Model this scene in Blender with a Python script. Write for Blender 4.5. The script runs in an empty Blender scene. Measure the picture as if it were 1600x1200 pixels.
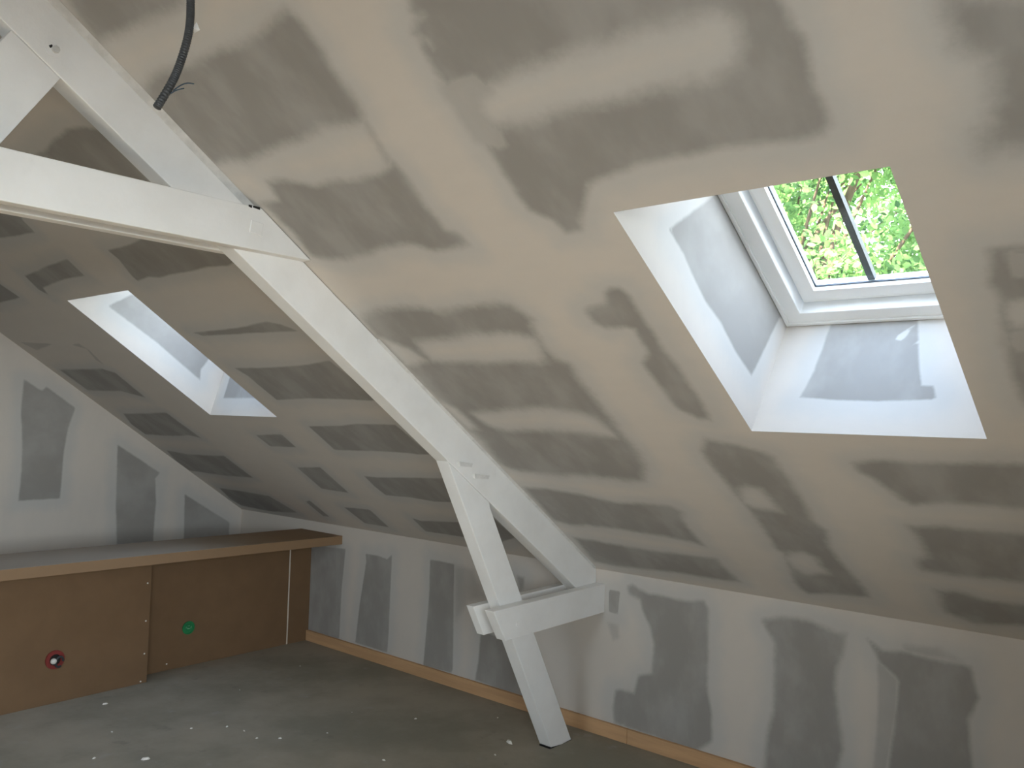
import bpy, math, random
import numpy as np
from mathutils import Matrix, Vector

# ---------------------------------------------------------------- camera, sky, exposure
scene = bpy.context.scene
COL = scene.collection

cam_data = bpy.data.cameras.new('camera')
cam_data.sensor_fit = 'HORIZONTAL'
cam_data.sensor_width = 36.0
cam_data.lens = 1350.64 / 1600.0 * 36.0
cam_data.clip_start = 0.05
cam_data.clip_end = 300
cam = bpy.data.objects.new('camera', cam_data)
COL.objects.link(cam)
RT, UP, FW = (0.74863, 0.66231, 0.03005), (0.00539, -0.0514, 0.99866), (-0.66297, 0.74747, 0.04205)
cam.matrix_world = Matrix(((RT[0], UP[0], -FW[0], 6.109),
                           (RT[1], UP[1], -FW[1], -3.7258),
                           (RT[2], UP[2], -FW[2], 1.6),
                           (0, 0, 0, 1)))
scene.camera = cam

SKY_STRENGTH = 17.0
world = bpy.data.worlds.new('sky')
world.use_nodes = True
wnt = world.node_tree
bg = wnt.nodes['Background']
w_tc = wnt.nodes.new('ShaderNodeTexCoord')
w_sep = wnt.nodes.new('ShaderNodeSeparateXYZ')
w_ramp = wnt.nodes.new('ShaderNodeValToRGB')
wnt.links.new(w_tc.outputs['Generated'], w_sep.inputs[0])
wnt.links.new(w_sep.outputs['Z'], w_ramp.inputs[0])
w_ramp.color_ramp.elements[0].position = 0.0
w_ramp.color_ramp.elements[0].color = (0.90, 0.95, 1.0, 1)
w_ramp.color_ramp.elements[1].position = 1.0
w_ramp.color_ramp.elements[1].color = (0.43, 0.57, 0.83, 1)
wnt.links.new(w_ramp.outputs[0], bg.inputs[0])
bg.inputs[1].default_value = SKY_STRENGTH
scene.world = world

sun_data = bpy.data.lights.new('sun', 'SUN')
sun_data.energy = 55.0
sun_data.color = (1.0, 0.85, 0.73)
sun_data.angle = 0.0093
sun = bpy.data.objects.new('sun', sun_data)
COL.objects.link(sun)
SUN_ELEV, SUN_AZ = math.radians(31.5), math.radians(4.0)      # low sun behind the camera, below the pitch of the slope in view
sun.rotation_euler = Vector((math.sin(SUN_AZ) * math.cos(SUN_ELEV), math.cos(SUN_AZ) * math.cos(SUN_ELEV), -math.sin(SUN_ELEV))).to_track_quat('-Z', 'Y').to_euler()

scene.view_settings.view_transform = 'Standard'
scene.view_settings.look = 'None'
scene.view_settings.gamma = 1.0
scene.view_settings.use_curve_mapping = False
scene.view_settings.exposure = 0.0
scene.cycles.max_bounces = 14
scene.cycles.diffuse_bounces = 10
scene.cycles.transparent_max_bounces = 12
scene.cycles.caustics_reflective = False
scene.cycles.caustics_refractive = False

# ---------------------------------------------------------------- dimensions (metres)
TH = 0.6029                       # roof pitch
CT, ST, TT = math.cos(TH), math.sin(TH), math.tan(TH)
H = 0.8383                        # knee wall height
RIDGE_Y = -4.3
ROOM_Y = 2 * RIDGE_Y
ROOM_X = 7.75
S_MAX = -RIDGE_Y / CT
RIDGE_Z = H - RIDGE_Y * TT


def slope(x, s, n=0.0):           # the slope in view: s up the slope from the knee wall, n outwards
    return (x, -s * CT + n * ST, H + s * ST + n * CT)


def slope_far(x, s, n=0.0):       # the slope behind the camera
    return (x, ROOM_Y + s * CT - n * ST, H + s * ST + n * CT)


# bare plasterboard showing between the bands of jointing compound; D bare, L compound inside it,
# M and T thinly coated. Coordinates in metres on each surface.
CEIL_PATCHES = [
 ('D',0.03,[(3.553,3.406),(3.769,3.445),(4.089,3.326),(3.964,3.234),(3.878,3.224),(3.769,3.23),(3.672,3.23),(3.588,3.241),(3.505,3.254),(3.513,3.298)]),
 ('D',0.03,[(3.506,3.081),(3.604,3.1),(3.676,3.096),(3.734,3.084),(3.838,3.081),(3.937,3.077),(4.062,3.074),(4.168,3.074),(4.233,3.086),(4.288,3.091),(4.299,3.06),(4.304,3.035),(4.303,2.997),(4.293,2.952),(4.286,2.919),(4.277,2.892),(4.283,2.833),(4.272,2.788),(4.246,2.762),(4.155,2.769),(4.087,2.775),(4.002,2.767),(3.88,2.767),(3.758,2.759),(3.648,2.745),(3.589,2.772),(3.53,2.772),(3.493,2.767),(3.462,3.013)]),
 ('D',0.025,[(3.664,2.666),(3.75,2.651),(3.857,2.601),(3.947,2.602),(4.04,2.585),(4.146,2.587),(4.217,2.602),(4.239,2.615),(4.245,2.565),(4.235,2.499),(4.225,2.424),(4.227,2.344),(4.266,2.324),(4.274,2.275),(4.197,2.273),(4.125,2.273),(4.053,2.31),(3.938,2.321),(3.835,2.299),(3.691,2.293),(3.575,2.322),(3.542,2.343),(3.561,2.436),(3.557,2.536),(3.538,2.592),(3.633,2.591)]),
 ('T',0.02,[(4.264,2.779),(4.26,2.742),(4.25,2.688),(4.234,2.61),(4.2,2.6),(4.217,2.632),(4.231,2.704),(4.239,2.747)]),
 ('D',0.02,[(4.709,3.095),(4.634,2.978),(4.641,2.961),(4.665,2.954),(4.634,2.951),(4.619,2.936),(4.602,2.926),(4.628,2.903),(4.626,2.881),(4.616,2.898),(4.597,2.886),(4.589,2.838),(4.587,2.774),(4.582,2.699),(4.583,2.627),(4.581,2.541),(4.574,2.435),(4.57,2.42),(4.577,2.36),(4.63,2.309),(4.641,2.263),(4.695,2.263),(4.72,2.316),(4.805,2.41),(4.892,2.426),(5.011,2.437),(5.118,2.436),(5.197,2.433),(5.305,2.423),(5.374,2.418),(5.409,2.423),(5.43,2.446),(5.432,2.494),(5.426,2.527),(5.436,2.578),(5.444,2.639),(5.43,2.671),(5.432,2.701),(5.431,2.732),(5.427,2.822)]),
 ('L',0.035,[(4.652,2.739),(4.695,2.746),(4.761,2.745),(4.818,2.755),(4.881,2.758),(4.959,2.76),(5.045,2.761),(5.078,2.761),(5.156,2.761),(5.207,2.751),(5.26,2.749),(5.312,2.749),(5.323,2.735),(5.337,2.712),(5.32,2.659),(5.302,2.626),(5.273,2.615),(5.223,2.602),(5.192,2.617),(5.141,2.615),(5.069,2.614),(4.997,2.614),(4.898,2.623),(4.83,2.627),(4.728,2.625),(4.656,2.629),(4.629,2.651),(4.623,2.693),(4.64,2.723)]),
 ('M',0.02,[(4.589,2.773),(4.628,2.777),(4.685,2.781),(4.699,2.744),(4.646,2.731),(4.619,2.689),(4.632,2.64),(4.65,2.62),(4.643,2.58),(4.619,2.578),(4.595,2.597),(4.581,2.617),(4.582,2.699)]),
 ('D',0.04,[(5.69,2.659),(5.684,2.61),(5.695,2.564),(5.708,2.527),(5.73,2.507),(5.729,2.462),(5.726,2.413),(5.713,2.372),(5.691,2.355),(5.681,2.314),(5.685,2.305),(5.728,2.301),(5.753,2.292),(5.852,2.269),(5.888,2.589)]),
 ('D',0.02,[(5.647,2.045),(5.688,2.048),(5.759,2.034),(5.721,1.464),(5.625,1.478),(5.621,1.543),(5.618,1.605),(5.625,1.695),(5.638,1.751),(5.632,1.807),(5.641,1.873),(5.639,1.912),(5.627,1.933),(5.642,1.993)]),
 ('M',0.02,[(5.687,2.022),(5.773,2.009),(5.764,1.946),(5.684,1.956)]),
 ('L',0.02,[(5.654,1.865),(5.688,1.875),(5.754,1.868),(5.741,1.772),(5.655,1.778),(5.642,1.82)]),
 ('M',0.02,[(5.649,1.765),(5.74,1.765),(5.731,1.697),(5.65,1.701),(5.638,1.723)]),
 ('D',0.035,[(3.487,2),(3.623,2.043),(3.729,2.033),(3.854,2.029),(3.898,2.004),(4.077,2.012),(4.164,2.011),(4.212,2.018),(4.253,2.006),(4.264,1.974),(4.291,1.932),(4.271,1.893),(4.26,1.844),(4.25,1.777),(4.259,1.725),(4.298,1.688),(4.289,1.617),(4.289,1.534),(4.289,1.439),(4.289,1.299),(4.29,1.195),(4.289,1.097),(4.266,1.039),(4.206,0.952),(4.133,0.942),(3.976,0.947),(3.848,0.944),(3.679,0.944),(3.567,0.944),(3.488,0.981),(3.477,1.006),(3.494,1.123),(3.49,1.257),(3.469,1.472),(3.478,1.684),(3.472,1.896)]),
 ('L',0.03,[(3.477,1.891),(3.532,1.858),(3.592,1.811),(3.618,1.736),(3.524,1.713),(3.473,1.699)]),
 ('L',0.03,[(3.459,1.483),(3.525,1.422),(3.547,1.331),(3.55,1.272),(3.48,1.257)]),
 ('L',0.035,[(3.664,1.841),(3.775,1.858),(3.878,1.86),(3.983,1.871),(4.099,1.872),(4.184,1.858),(4.235,1.829),(4.23,1.778),(4.212,1.718),(4.168,1.706),(3.944,1.714),(3.778,1.715),(3.657,1.739),(3.654,1.798)]),
 ('L',0.035,[(3.603,1.379),(3.668,1.392),(3.823,1.423),(4.03,1.428),(4.169,1.406),(4.226,1.378),(4.24,1.328),(4.251,1.256),(4.189,1.262),(4.092,1.278),(3.931,1.275),(3.713,1.269),(3.626,1.299)]),
 ('D',0.025,[(3.482,0.792),(3.625,0.805),(3.793,0.782),(3.944,0.746),(3.959,0.742),(4.129,0.757),(4.248,0.764),(4.287,0.721),(4.253,0.664),(4.245,0.597),(4.255,0.519),(4.257,0.438),(4.173,0.46),(4.069,0.478),(3.949,0.487),(3.819,0.489),(3.666,0.494),(3.558,0.473),(3.467,0.5)]),
 ('D',0.025,[(3.494,0.336),(3.619,0.333),(3.724,0.319),(3.989,0.315),(4.157,0.321),(4.271,0.329),(4.271,0.256),(4.289,0.188),(4.293,0.121),(4.21,0.111),(3.977,0.112),(3.589,0.075),(3.464,0.083)]),
 ('D',0.02,[(4.518,1.95),(4.556,1.968),(4.6,1.971),(4.618,1.984),(4.632,2.018),(4.664,2.035),(4.69,2.032),(4.702,2.003),(4.704,1.954),(4.704,1.889),(4.705,1.815),(4.701,1.739),(4.712,1.667),(4.709,1.585),(4.712,1.492),(4.706,1.439),(4.698,1.381),(4.66,1.388),(4.634,1.41),(4.603,1.437),(4.592,1.49),(4.595,1.569),(4.592,1.637),(4.588,1.687),(4.612,1.711),(4.64,1.742),(4.642,1.804),(4.649,1.849),(4.623,1.866),(4.545,1.864),(4.517,1.89)]),
 ('D',0.025,[(4.631,1.269),(4.667,1.252),(4.73,1.233),(4.801,1.205),(4.847,1.175),(4.843,1.102),(4.852,1.033),(4.849,0.908),(4.842,0.764),(4.872,0.69),(4.849,0.579),(4.842,0.479),(4.863,0.382),(4.882,0.168),(4.782,0.155),(4.606,0.11),(4.582,0.204),(4.602,0.321),(4.625,0.461),(4.603,0.494),(4.608,0.634),(4.611,0.779),(4.599,0.846),(4.591,0.923),(4.584,0.999),(4.578,1.105),(4.582,1.187)]),
 ('L',0.03,[(4.63,0.94),(4.679,0.968),(4.718,0.958),(4.725,0.91),(4.731,0.845),(4.74,0.802),(4.698,0.805),(4.637,0.812),(4.599,0.846)]),
 ('L',0.03,[(4.614,0.432),(4.659,0.482),(4.716,0.497),(4.758,0.469),(4.756,0.404),(4.771,0.33),(4.662,0.298),(4.623,0.341)]),
 ('D',0.025,[(5.105,1.162),(5.169,1.187),(5.286,1.189),(5.419,1.194),(5.584,1.206),(5.769,1.221),(5.744,0.98),(5.546,0.963),(5.461,0.962),(5.372,0.962),(5.225,0.932),(5.198,0.962),(5.172,1.016),(5.14,1.083),(5.108,1.112)]),
 ('D',0.03,[(5.179,0.787),(5.273,0.806),(5.364,0.804),(5.522,0.808),(5.728,0.825),(5.696,0.507),(5.47,0.479),(5.323,0.469),(5.193,0.466),(5.147,0.476),(5.148,0.547),(5.187,0.581),(5.198,0.651),(5.193,0.715)]),
 ('D',0.03,[(5.161,0.321),(5.236,0.345),(5.316,0.298),(5.443,0.306),(5.678,0.332),(5.66,0.156),(5.416,0.131),(5.248,0.077),(5.2,0.112),(5.16,0.137),(5.16,0.218)]),
 ('D',0.008,[(2.101,2.967),(1.89,2.813),(1.869,2.741),(1.663,2.75),(1.494,2.767),(1.224,2.795),(1.749,2.993)]),
 ('D',0.008,[(1.258,2.526),(1.573,2.549),(1.871,2.562),(1.848,2.45),(1.656,2.457),(1.456,2.447),(1.293,2.43),(1.256,2.378),(1.22,2.426)]),
 ('D',0.008,[(0.839,2.65),(0.865,2.512),(0.893,2.398),(0.694,2.392),(0.565,2.391),(0.18,2.401)]),
 ('D',0.008,[(2.297,2.556),(2.455,2.555),(2.602,2.566),(2.945,2.634),(3.135,2.631),(3.165,2.391),(3.018,2.359),(2.879,2.373),(2.737,2.364),(2.636,2.368),(2.535,2.366),(2.455,2.361),(2.376,2.376),(2.251,2.366),(2.252,2.403),(2.296,2.5)]),
 ('D',0.015,[(2.555,3.038),(2.644,3.033),(2.753,3.058),(2.828,3.064),(2.905,3.073),(3.031,3.055),(3.096,3.016),(3.067,2.772),(2.868,2.682),(2.548,2.847),(2.337,2.961)]),
 ('D',0.008,[(2.216,2.003),(2.61,2.009),(2.881,2.031),(2.956,2.004),(3.008,1.969),(3.018,1.958),(2.738,1.967),(2.267,1.975)]),
 ('D',0.008,[(2.216,1.73),(2.431,1.724),(2.69,1.729),(2.836,1.736),(3.025,1.758),(3.086,1.473),(3.012,1.466),(2.797,1.476),(2.547,1.48),(2.265,1.464),(2.256,1.585),(2.255,1.664)]),
 ('D',0.008,[(2.279,1.231),(2.588,1.252),(2.71,1.271),(3.015,1.278),(3.047,1.033),(2.961,1.026),(2.788,1.033),(2.591,1.024),(2.268,1.012),(2.272,1.134)]),
 ('D',0.008,[(2.26,0.748),(2.391,0.748),(2.687,0.784),(2.95,0.809),(2.931,0.568),(2.666,0.541),(2.482,0.554),(2.254,0.545),(2.243,0.638)]),
 ('D',0.008,[(2.251,0.294),(2.313,0.269),(2.531,0.303),(2.706,0.328),(3.015,0.526),(3.03,0.232),(2.845,0.137),(2.458,0.133),(2.237,0.132)]),
 ('D',0.008,[(1.622,1.111),(1.914,1.136),(1.905,1.008),(1.629,0.995)]),
 ('D',0.008,[(1.64,0.772),(1.905,0.801),(1.885,0.517),(1.62,0.525)]),
 ('D',0.008,[(1.617,0.304),(1.892,0.323),(1.87,0.105),(1.632,0.107)]),
 ('D',0.008,[(1.201,0.306),(1.276,0.332),(1.268,0.12),(1.191,0.117)]),
 ('T',0.008,[(0.105,2.054),(0.54,2.016),(0.189,1.972)]),
 ('T',0.008,[(0.776,1.992),(0.884,2.001),(0.908,1.934),(0.853,1.8),(0.83,1.847),(0.893,1.949)]),
 ('D',0.012,[(0.128,1.773),(0.763,1.764),(0.863,1.722),(0.849,1.579),(0.839,1.472),(0.624,1.538),(0.138,1.547)]),
 ('D',0.012,[(0.198,1.284),(0.471,1.292),(0.853,1.312),(0.858,1.208),(0.881,1.031),(0.758,1.06),(0.505,1.035),(0.104,1.031),(0.099,1.158)]),
 ('D',0.012,[(0.088,0.828),(0.371,0.801),(0.874,0.826),(0.886,0.564),(0.551,0.544),(0.003,0.556),(0.009,0.685)]),
 ('D',0.012,[(0.119,0.326),(0.368,0.328),(0.766,0.311),(0.873,0.102),(0.44,0.047),(0.092,0.069),(0.046,0.155)]),
]
KNEE_PATCHES = [
 ('D',0.006,[(0.768,0.655),(1.328,0.688),(1.301,0.413),(1.295,0.086),(1.29,0.069),(0.964,0.064),(0.809,0.064)]),
 ('D',0.006,[(1.544,0.682),(1.684,0.684),(1.765,0.673),(1.811,0.71),(1.807,0.489),(1.805,0.232),(1.798,0.078),(1.469,0.082),(1.504,0.358),(1.555,0.631)]),
 ('D',0.006,[(2.169,0.725),(2.383,0.724),(2.388,0.481),(2.399,0.102),(2.386,0.076),(2.14,0.067),(2.162,0.346),(2.174,0.544)]),
 ('D',0.01,[(2.619,0.37),(2.814,0.351),(2.993,0.052),(2.886,0.063),(2.586,0.077),(2.607,0.192)]),
 ('T',0.03,[(2.384,0.719),(2.545,0.712),(2.642,0.568),(2.501,0.518),(2.413,0.39)]),
 ('D',0.015,[(2.884,0.722),(2.938,0.721),(2.935,0.658),(2.911,0.646)]),
 ('D',0.004,[(3.516,0.742),(3.585,0.742),(3.576,0.625),(3.519,0.628)]),
 ('T',0.015,[(3.516,0.574),(3.581,0.569),(3.587,0.506),(3.548,0.49)]),
 ('D',0.015,[(3.628,0.771),(3.657,0.791),(3.753,0.758),(3.89,0.759),(3.979,0.754),(4.064,0.772),(4.09,0.735),(4.09,0.577),(4.091,0.354),(4.118,0.249),(4.121,0.132),(4.047,0.068),(3.943,0.063),(3.799,0.07),(3.658,0.073),(3.571,0.075),(3.559,0.153),(3.576,0.237),(3.595,0.25),(3.682,0.253),(3.708,0.346),(3.782,0.37),(3.796,0.521),(3.767,0.594),(3.727,0.666),(3.707,0.719),(3.639,0.74)]),
 ('D',0.02,[(4.362,0.73),(4.446,0.764),(4.569,0.766),(4.626,0.756),(4.696,0.736),(4.736,0.741),(4.724,0.658),(4.698,0.573),(4.694,0.491),(4.714,0.375),(4.729,0.26),(4.686,0.074),(4.37,-0.021),(4.396,0.226),(4.418,0.344),(4.423,0.537),(4.419,0.64)]),
 ('D',0.015,[(4.824,0.738),(4.85,0.723),(4.889,0.698),(4.97,0.714),(5.061,0.703),(5.178,0.705),(5.218,0.701),(5.235,0.626),(5.246,0.592),(5.208,0.498),(5.214,0.409),(5.232,0.233),(4.902,0.133),(4.924,0.332),(4.942,0.464),(4.947,0.593),(4.877,0.65)]),
 ('T',0.01,[(4.864,0.66),(4.947,0.593),(4.942,0.464),(4.918,0.311),(4.895,0.131),(4.844,0.116),(4.867,0.349),(4.871,0.544)]),
 ('T',0.02,[(4.97,0.739),(5.108,0.747),(5.189,0.714),(4.97,0.711)]),
]
GABLE_PATCHES = [
 ('D',0.008,[(-1.625,1.772),(-1.535,1.714),(-1.51,1.705),(-1.486,1.732),(-1.296,1.595),(-1.336,1.453),(-1.354,1.303),(-1.36,1.11),(-1.364,0.987),(-1.62,0.984),(-1.61,1.18),(-1.616,1.388),(-1.633,1.543)]),
 ('D',0.008,[(-0.997,1.345),(-0.679,1.141),(-0.713,1.101),(-0.698,0.927),(-0.706,0.719),(-0.7,0.465),(-0.959,0.459),(-0.988,0.942),(-0.994,1.166)]),
 ('D',0.008,[(-0.479,0.975),(-0.099,0.741),(-0.099,0.463),(-0.467,0.476)]),
]
REVEAL_A_LEFT = [
 ('D',0.008,[(2.086,0.159),(1.981,0.386),(1.917,0.529),(1.321,0.509),(1.386,0.431),(1.432,0.144),(1.563,0.138),(1.691,0.149),(1.794,0.137),(1.891,0.146),(1.988,0.16)]),
]
REVEAL_A_BOTTOM = [
 ('D',0.006,[(4.95,0.138),(4.971,0.246),(4.976,0.361),(4.981,0.481),(5.252,0.481),(5.292,0.265),(5.313,0.185),(5.347,0.184),(5.36,0.143),(5.357,0.133),(5.2,0.124),(5.077,0.128)]),
 ('L',0.004,[(5.203,0.367),(5.209,0.387),(5.244,0.421),(5.236,0.385),(5.225,0.363)]),
 ('L',0.004,[(5.249,0.339),(5.268,0.353),(5.266,0.346)]),
]
REVEAL_B_LEFT = [
 ('D',0.008,[(2.146,0.117),(2.09,0.25),(1.852,0.487),(1.4,0.46),(1.513,0.262),(1.517,0.179),(1.48,0.123),(1.811,0.133)]),
]

# ---------------------------------------------------------------- materials
def new_mat(name):
    m = bpy.data.materials.new(name)
    m.use_nodes = True
    nt = m.node_tree
    return m, nt, nt.nodes['Principled BSDF']


def node(nt, kind, **kw):
    n = nt.nodes.new(kind)
    for k, v in kw.items():
        setattr(n, k, v)
    return n


def noise(nt, scale, detail=4.0, rough=0.55, stretch=None):
    tc = node(nt, 'ShaderNodeTexCoord')
    nz = node(nt, 'ShaderNodeTexNoise')
    nz.inputs['Scale'].default_value = scale
    nz.inputs['Detail'].default_value = detail
    nz.inputs['Roughness'].default_value = rough
    if stretch:
        mp = node(nt, 'ShaderNodeMapping')
        mp.inputs['Scale'].default_value = stretch[:3]
        if len(stretch) > 3:
            mp.inputs['Rotation'].default_value = stretch[3:]
        nt.links.new(tc.outputs['Object'], mp.inputs['Vector'])
        nt.links.new(mp.outputs[0], nz.inputs['Vector'])
    else:
        nt.links.new(tc.outputs['Object'], nz.inputs['Vector'])
    return nz.outputs['Fac']


def math_node(nt, op, a, b=None, c=None):
    n = node(nt, 'ShaderNodeMath', operation=op)
    for i, v in enumerate((a, b, c)):
        if v is None:
            continue
        if hasattr(v, 'is_linked'):
            nt.links.new(v, n.inputs[i])
        else:
            n.inputs[i].default_value = v
    return n.outputs[0]


def smooth(nt, v, lo, hi, to0=0.0, to1=1.0):
    n = node(nt, 'ShaderNodeMapRange', interpolation_type='SMOOTHSTEP')
    nt.links.new(v, n.inputs['Value'])
    n.inputs['From Min'].default_value = lo
    n.inputs['From Max'].default_value = hi
    n.inputs['To Min'].default_value = to0
    n.inputs['To Max'].default_value = to1
    return n.outputs['Result']


def mix(nt, fac, a, b):
    n = node(nt, 'ShaderNodeMix', data_type='RGBA')
    if hasattr(fac, 'is_linked'):
        nt.links.new(fac, n.inputs[0])
    else:
        n.inputs[0].default_value = fac
    for i, v in ((6, a), (7, b)):
        if hasattr(v, 'is_linked'):
            nt.links.new(v, n.inputs[i])
        else:
            n.inputs[i].default_value = (*v, 1)
    return n.outputs[2]


def bump(nt, bsdf, fac, strength, dist):
    b = node(nt, 'ShaderNodeBump')
    b.inputs['Strength'].default_value = strength
    b.inputs['Distance'].default_value = dist
    nt.links.new(fac, b.inputs['Height'])
    nt.links.new(b.outputs[0], bsdf.inputs['Normal'])


def plain(name, col, rough=0.6, var=0.06, scale=12.0, spec=0.3, stretch=None, bump_d=0.0, metallic=0.0):
    m, nt, p = new_mat(name)
    f = noise(nt, scale, 5, 0.6, stretch)
    lo = tuple(max(0, c * (1 - var)) for c in col)
    hi = tuple(min(1, c * (1 + var)) for c in col)
    nt.links.new(mix(nt, smooth(nt, f, 0.3, 0.7), lo, hi), p.inputs['Base Color'])
    p.inputs['Roughness'].default_value = rough
    p.inputs['Specular IOR Level'].default_value = spec
    p.inputs['Metallic'].default_value = metallic
    if bump_d:
        bump(nt, p, f, 0.5, bump_d)
    return m


def make_plaster():
    """plasterboard: bare board paper, thin coats and thick jointing compound, driven by mesh attributes"""
    m, nt, p = new_mat('taped plasterboard')
    bare = node(nt, 'ShaderNodeAttribute', attribute_name='bare').outputs['Fac']
    thin = node(nt, 'ShaderNodeAttribute', attribute_name='thin').outputs['Fac']
    dist = node(nt, 'ShaderNodeAttribute', attribute_name='dist').outputs['Fac']
    n_big = noise(nt, 7.0, 4, 0.6)
    n_fine = noise(nt, 45.0, 3, 0.6)
    wob = math_node(nt, 'ADD', math_node(nt, 'MULTIPLY_ADD', n_big, 1.5, -0.75),
                    math_node(nt, 'MULTIPLY_ADD', n_fine, 0.7, -0.35))
    dark = smooth(nt, math_node(nt, 'ADD', bare, wob), -1.0, 1.0, 1.0, 0.0)
    dark2 = smooth(nt, math_node(nt, 'ADD', thin, wob), -1.0, 1.0, 0.5, 0.0)
    dark = math_node(nt, 'MAXIMUM', dark, dark2)
    streak = noise(nt, 3.0, 5, 0.65, (1.0, 4.0, 1.0, 0.35, 0.2, 0.5))
    sweep = noise(nt, 3.5, 4, 0.55, (1.6, 0.9, 1.0, 0.0, 0.3, 0.9))
    core = smooth(nt, math_node(nt, 'ADD', dist, math_node(nt, 'MULTIPLY_ADD', n_big, 0.10, -0.05)), 0.015, 0.11)
    comp = mix(nt, core, COMPOUND_THIN, COMPOUND_THICK)
    comp = mix(nt, smooth(nt, streak, 0.35, 0.7, 0.0, 0.10), comp, (0.47, 0.44, 0.41))
    board = mix(nt, smooth(nt, sweep, 0.38, 0.70, 0.0, 0.9), BOARD_DARK, BOARD_PALE)
    col = mix(nt, dark, comp, board)
    nt.links.new(col, p.inputs['Base Color'])
    p.inputs['Roughness'].default_value = 0.85
    p.inputs['Specular IOR Level'].default_value = 0.15
    relief = math_node(nt, 'MULTIPLY_ADD', dark, -1.0, math_node(nt, 'MULTIPLY', n_fine, 0.25))
    bump(nt, p, relief, 0.25, 0.002)
    return m


COMPOUND_THIN = (0.55, 0.53, 0.50)
COMPOUND_THICK = (0.62, 0.57, 0.515)
BOARD_DARK = (0.315, 0.298, 0.278)
BOARD_PALE = (0.39, 0.375, 0.352)
M_PLASTER = make_plaster()


def make_paint():
    m, nt, p = new_mat('white beam paint')
    a = noise(nt, 6.0, 5, 0.6)
    g = noise(nt, 3.3, 6, 0.7, (1.0, 1.0, 0.6))
    gr = noise(nt, 26.0, 4, 0.6)
    col = mix(nt, smooth(nt, a, 0.3, 0.7), (0.84, 0.832, 0.815), (0.885, 0.88, 0.868))
    col = mix(nt, smooth(nt, g, 0.62, 0.78, 0.0, 0.35), col, (0.62, 0.62, 0.62))
    nt.links.new(col, p.inputs['Base Color'])
    p.inputs['Roughness'].default_value = 0.55
    p.inputs['Specular IOR Level'].default_value = 0.25
    bump(nt, p, gr, 0.35, 0.003)
    return m


M_PAINT = make_paint()
M_FRAME = plain('white window lacquer', (0.86, 0.87, 0.87), 0.35, 0.01, 3.0, 0.4)
M_CAULK = plain('grey filler bead', (0.60, 0.59, 0.57), 0.8, 0.1, 20.0, 0.1)
M_SHIM = plain('white shim greyed for shade', (0.74, 0.73, 0.71), 0.6, 0.08, 30.0, 0.2)  # white shims greyed in the colour to stand in for their shadow
M_GASKET = plain('dark rubber gasket', (0.05, 0.06, 0.07), 0.5, 0.1)
M_STEEL = plain('dark steel bar', (0.055, 0.055, 0.055), 0.5, 0.2, 30.0, 0.4)
M_MDF = plain('brown fibreboard', (0.190, 0.115, 0.062), 0.75, 0.05, 6.0, 0.2)
M_PINE = plain('raw wood strip', (0.56, 0.345, 0.185), 0.7, 0.10, 4.0, 0.2, (0.6, 8.0, 8.0))
M_DUSTGAP = plain('pale filler line', (0.62, 0.56, 0.47), 0.8, 0.1)
M_CONDUIT = plain('dark grey conduit', (0.055, 0.057, 0.060), 0.45, 0.1, 30.0, 0.4)
M_WIRE = plain('blue grey wire', (0.06, 0.085, 0.11), 0.4, 0.1)
M_CHIP = plain('white plaster crumb', (0.72, 0.69, 0.63), 0.85, 0.08, 60.0, 0.1)
M_GREEN = plain('green plastic', (0.02, 0.20, 0.07), 0.4, 0.1, 20.0, 0.4)
M_GREEN_IN = plain('pale green plastic', (0.14, 0.38, 0.22), 0.4, 0.1, 20.0, 0.4)
M_RED = plain('dark red plastic', (0.22, 0.035, 0.03), 0.45, 0.1, 20.0, 0.4)
M_BLACK = plain('black hollow shade', (0.02, 0.018, 0.016), 0.8, 0.1)  # flat black stands in for the shade inside gaps and hollows
M_DARK_GROUND = plain('dark gravel', (0.055, 0.05, 0.045), 0.9, 0.3, 2.0, 0.1)
M_BARK = plain('brown bark', (0.11, 0.08, 0.055), 0.9, 0.3, 6.0, 0.1, (1, 1, 0.2), 0.01)


def make_slab_mat():
    m, nt, p = new_mat('dusty fibreboard top')
    f = noise(nt, 3.0, 5, 0.6)
    tc = node(nt, 'ShaderNodeTexCoord')
    sep = node(nt, 'ShaderNodeSeparateXYZ')
    nt.links.new(tc.outputs['Object'], sep.inputs[0])
    geo = node(nt, 'ShaderNodeNewGeometry')
    sn = node(nt, 'ShaderNodeSeparateXYZ')
    nt.links.new(geo.outputs['Normal'], sn.inputs[0])
    top = smooth(nt, sn.outputs['Z'], 0.5, 0.9)
    along = math_node(nt, 'ADD', sep.outputs['Y'], math_node(nt, 'MULTIPLY_ADD', f, 0.8, -0.4))
    dust = math_node(nt, 'MULTIPLY', top, smooth(nt, along, -1.0, -0.25, 0.85, 0.12))
    col = mix(nt, dust, (0.275, 0.175, 0.10), (0.32, 0.280, 0.235))
    nt.links.new(col, p.inputs['Base Color'])
    p.inputs['Roughness'].default_value = 0.8
    p.inputs['Specular IOR Level'].default_value = 0.2
    return m


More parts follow.
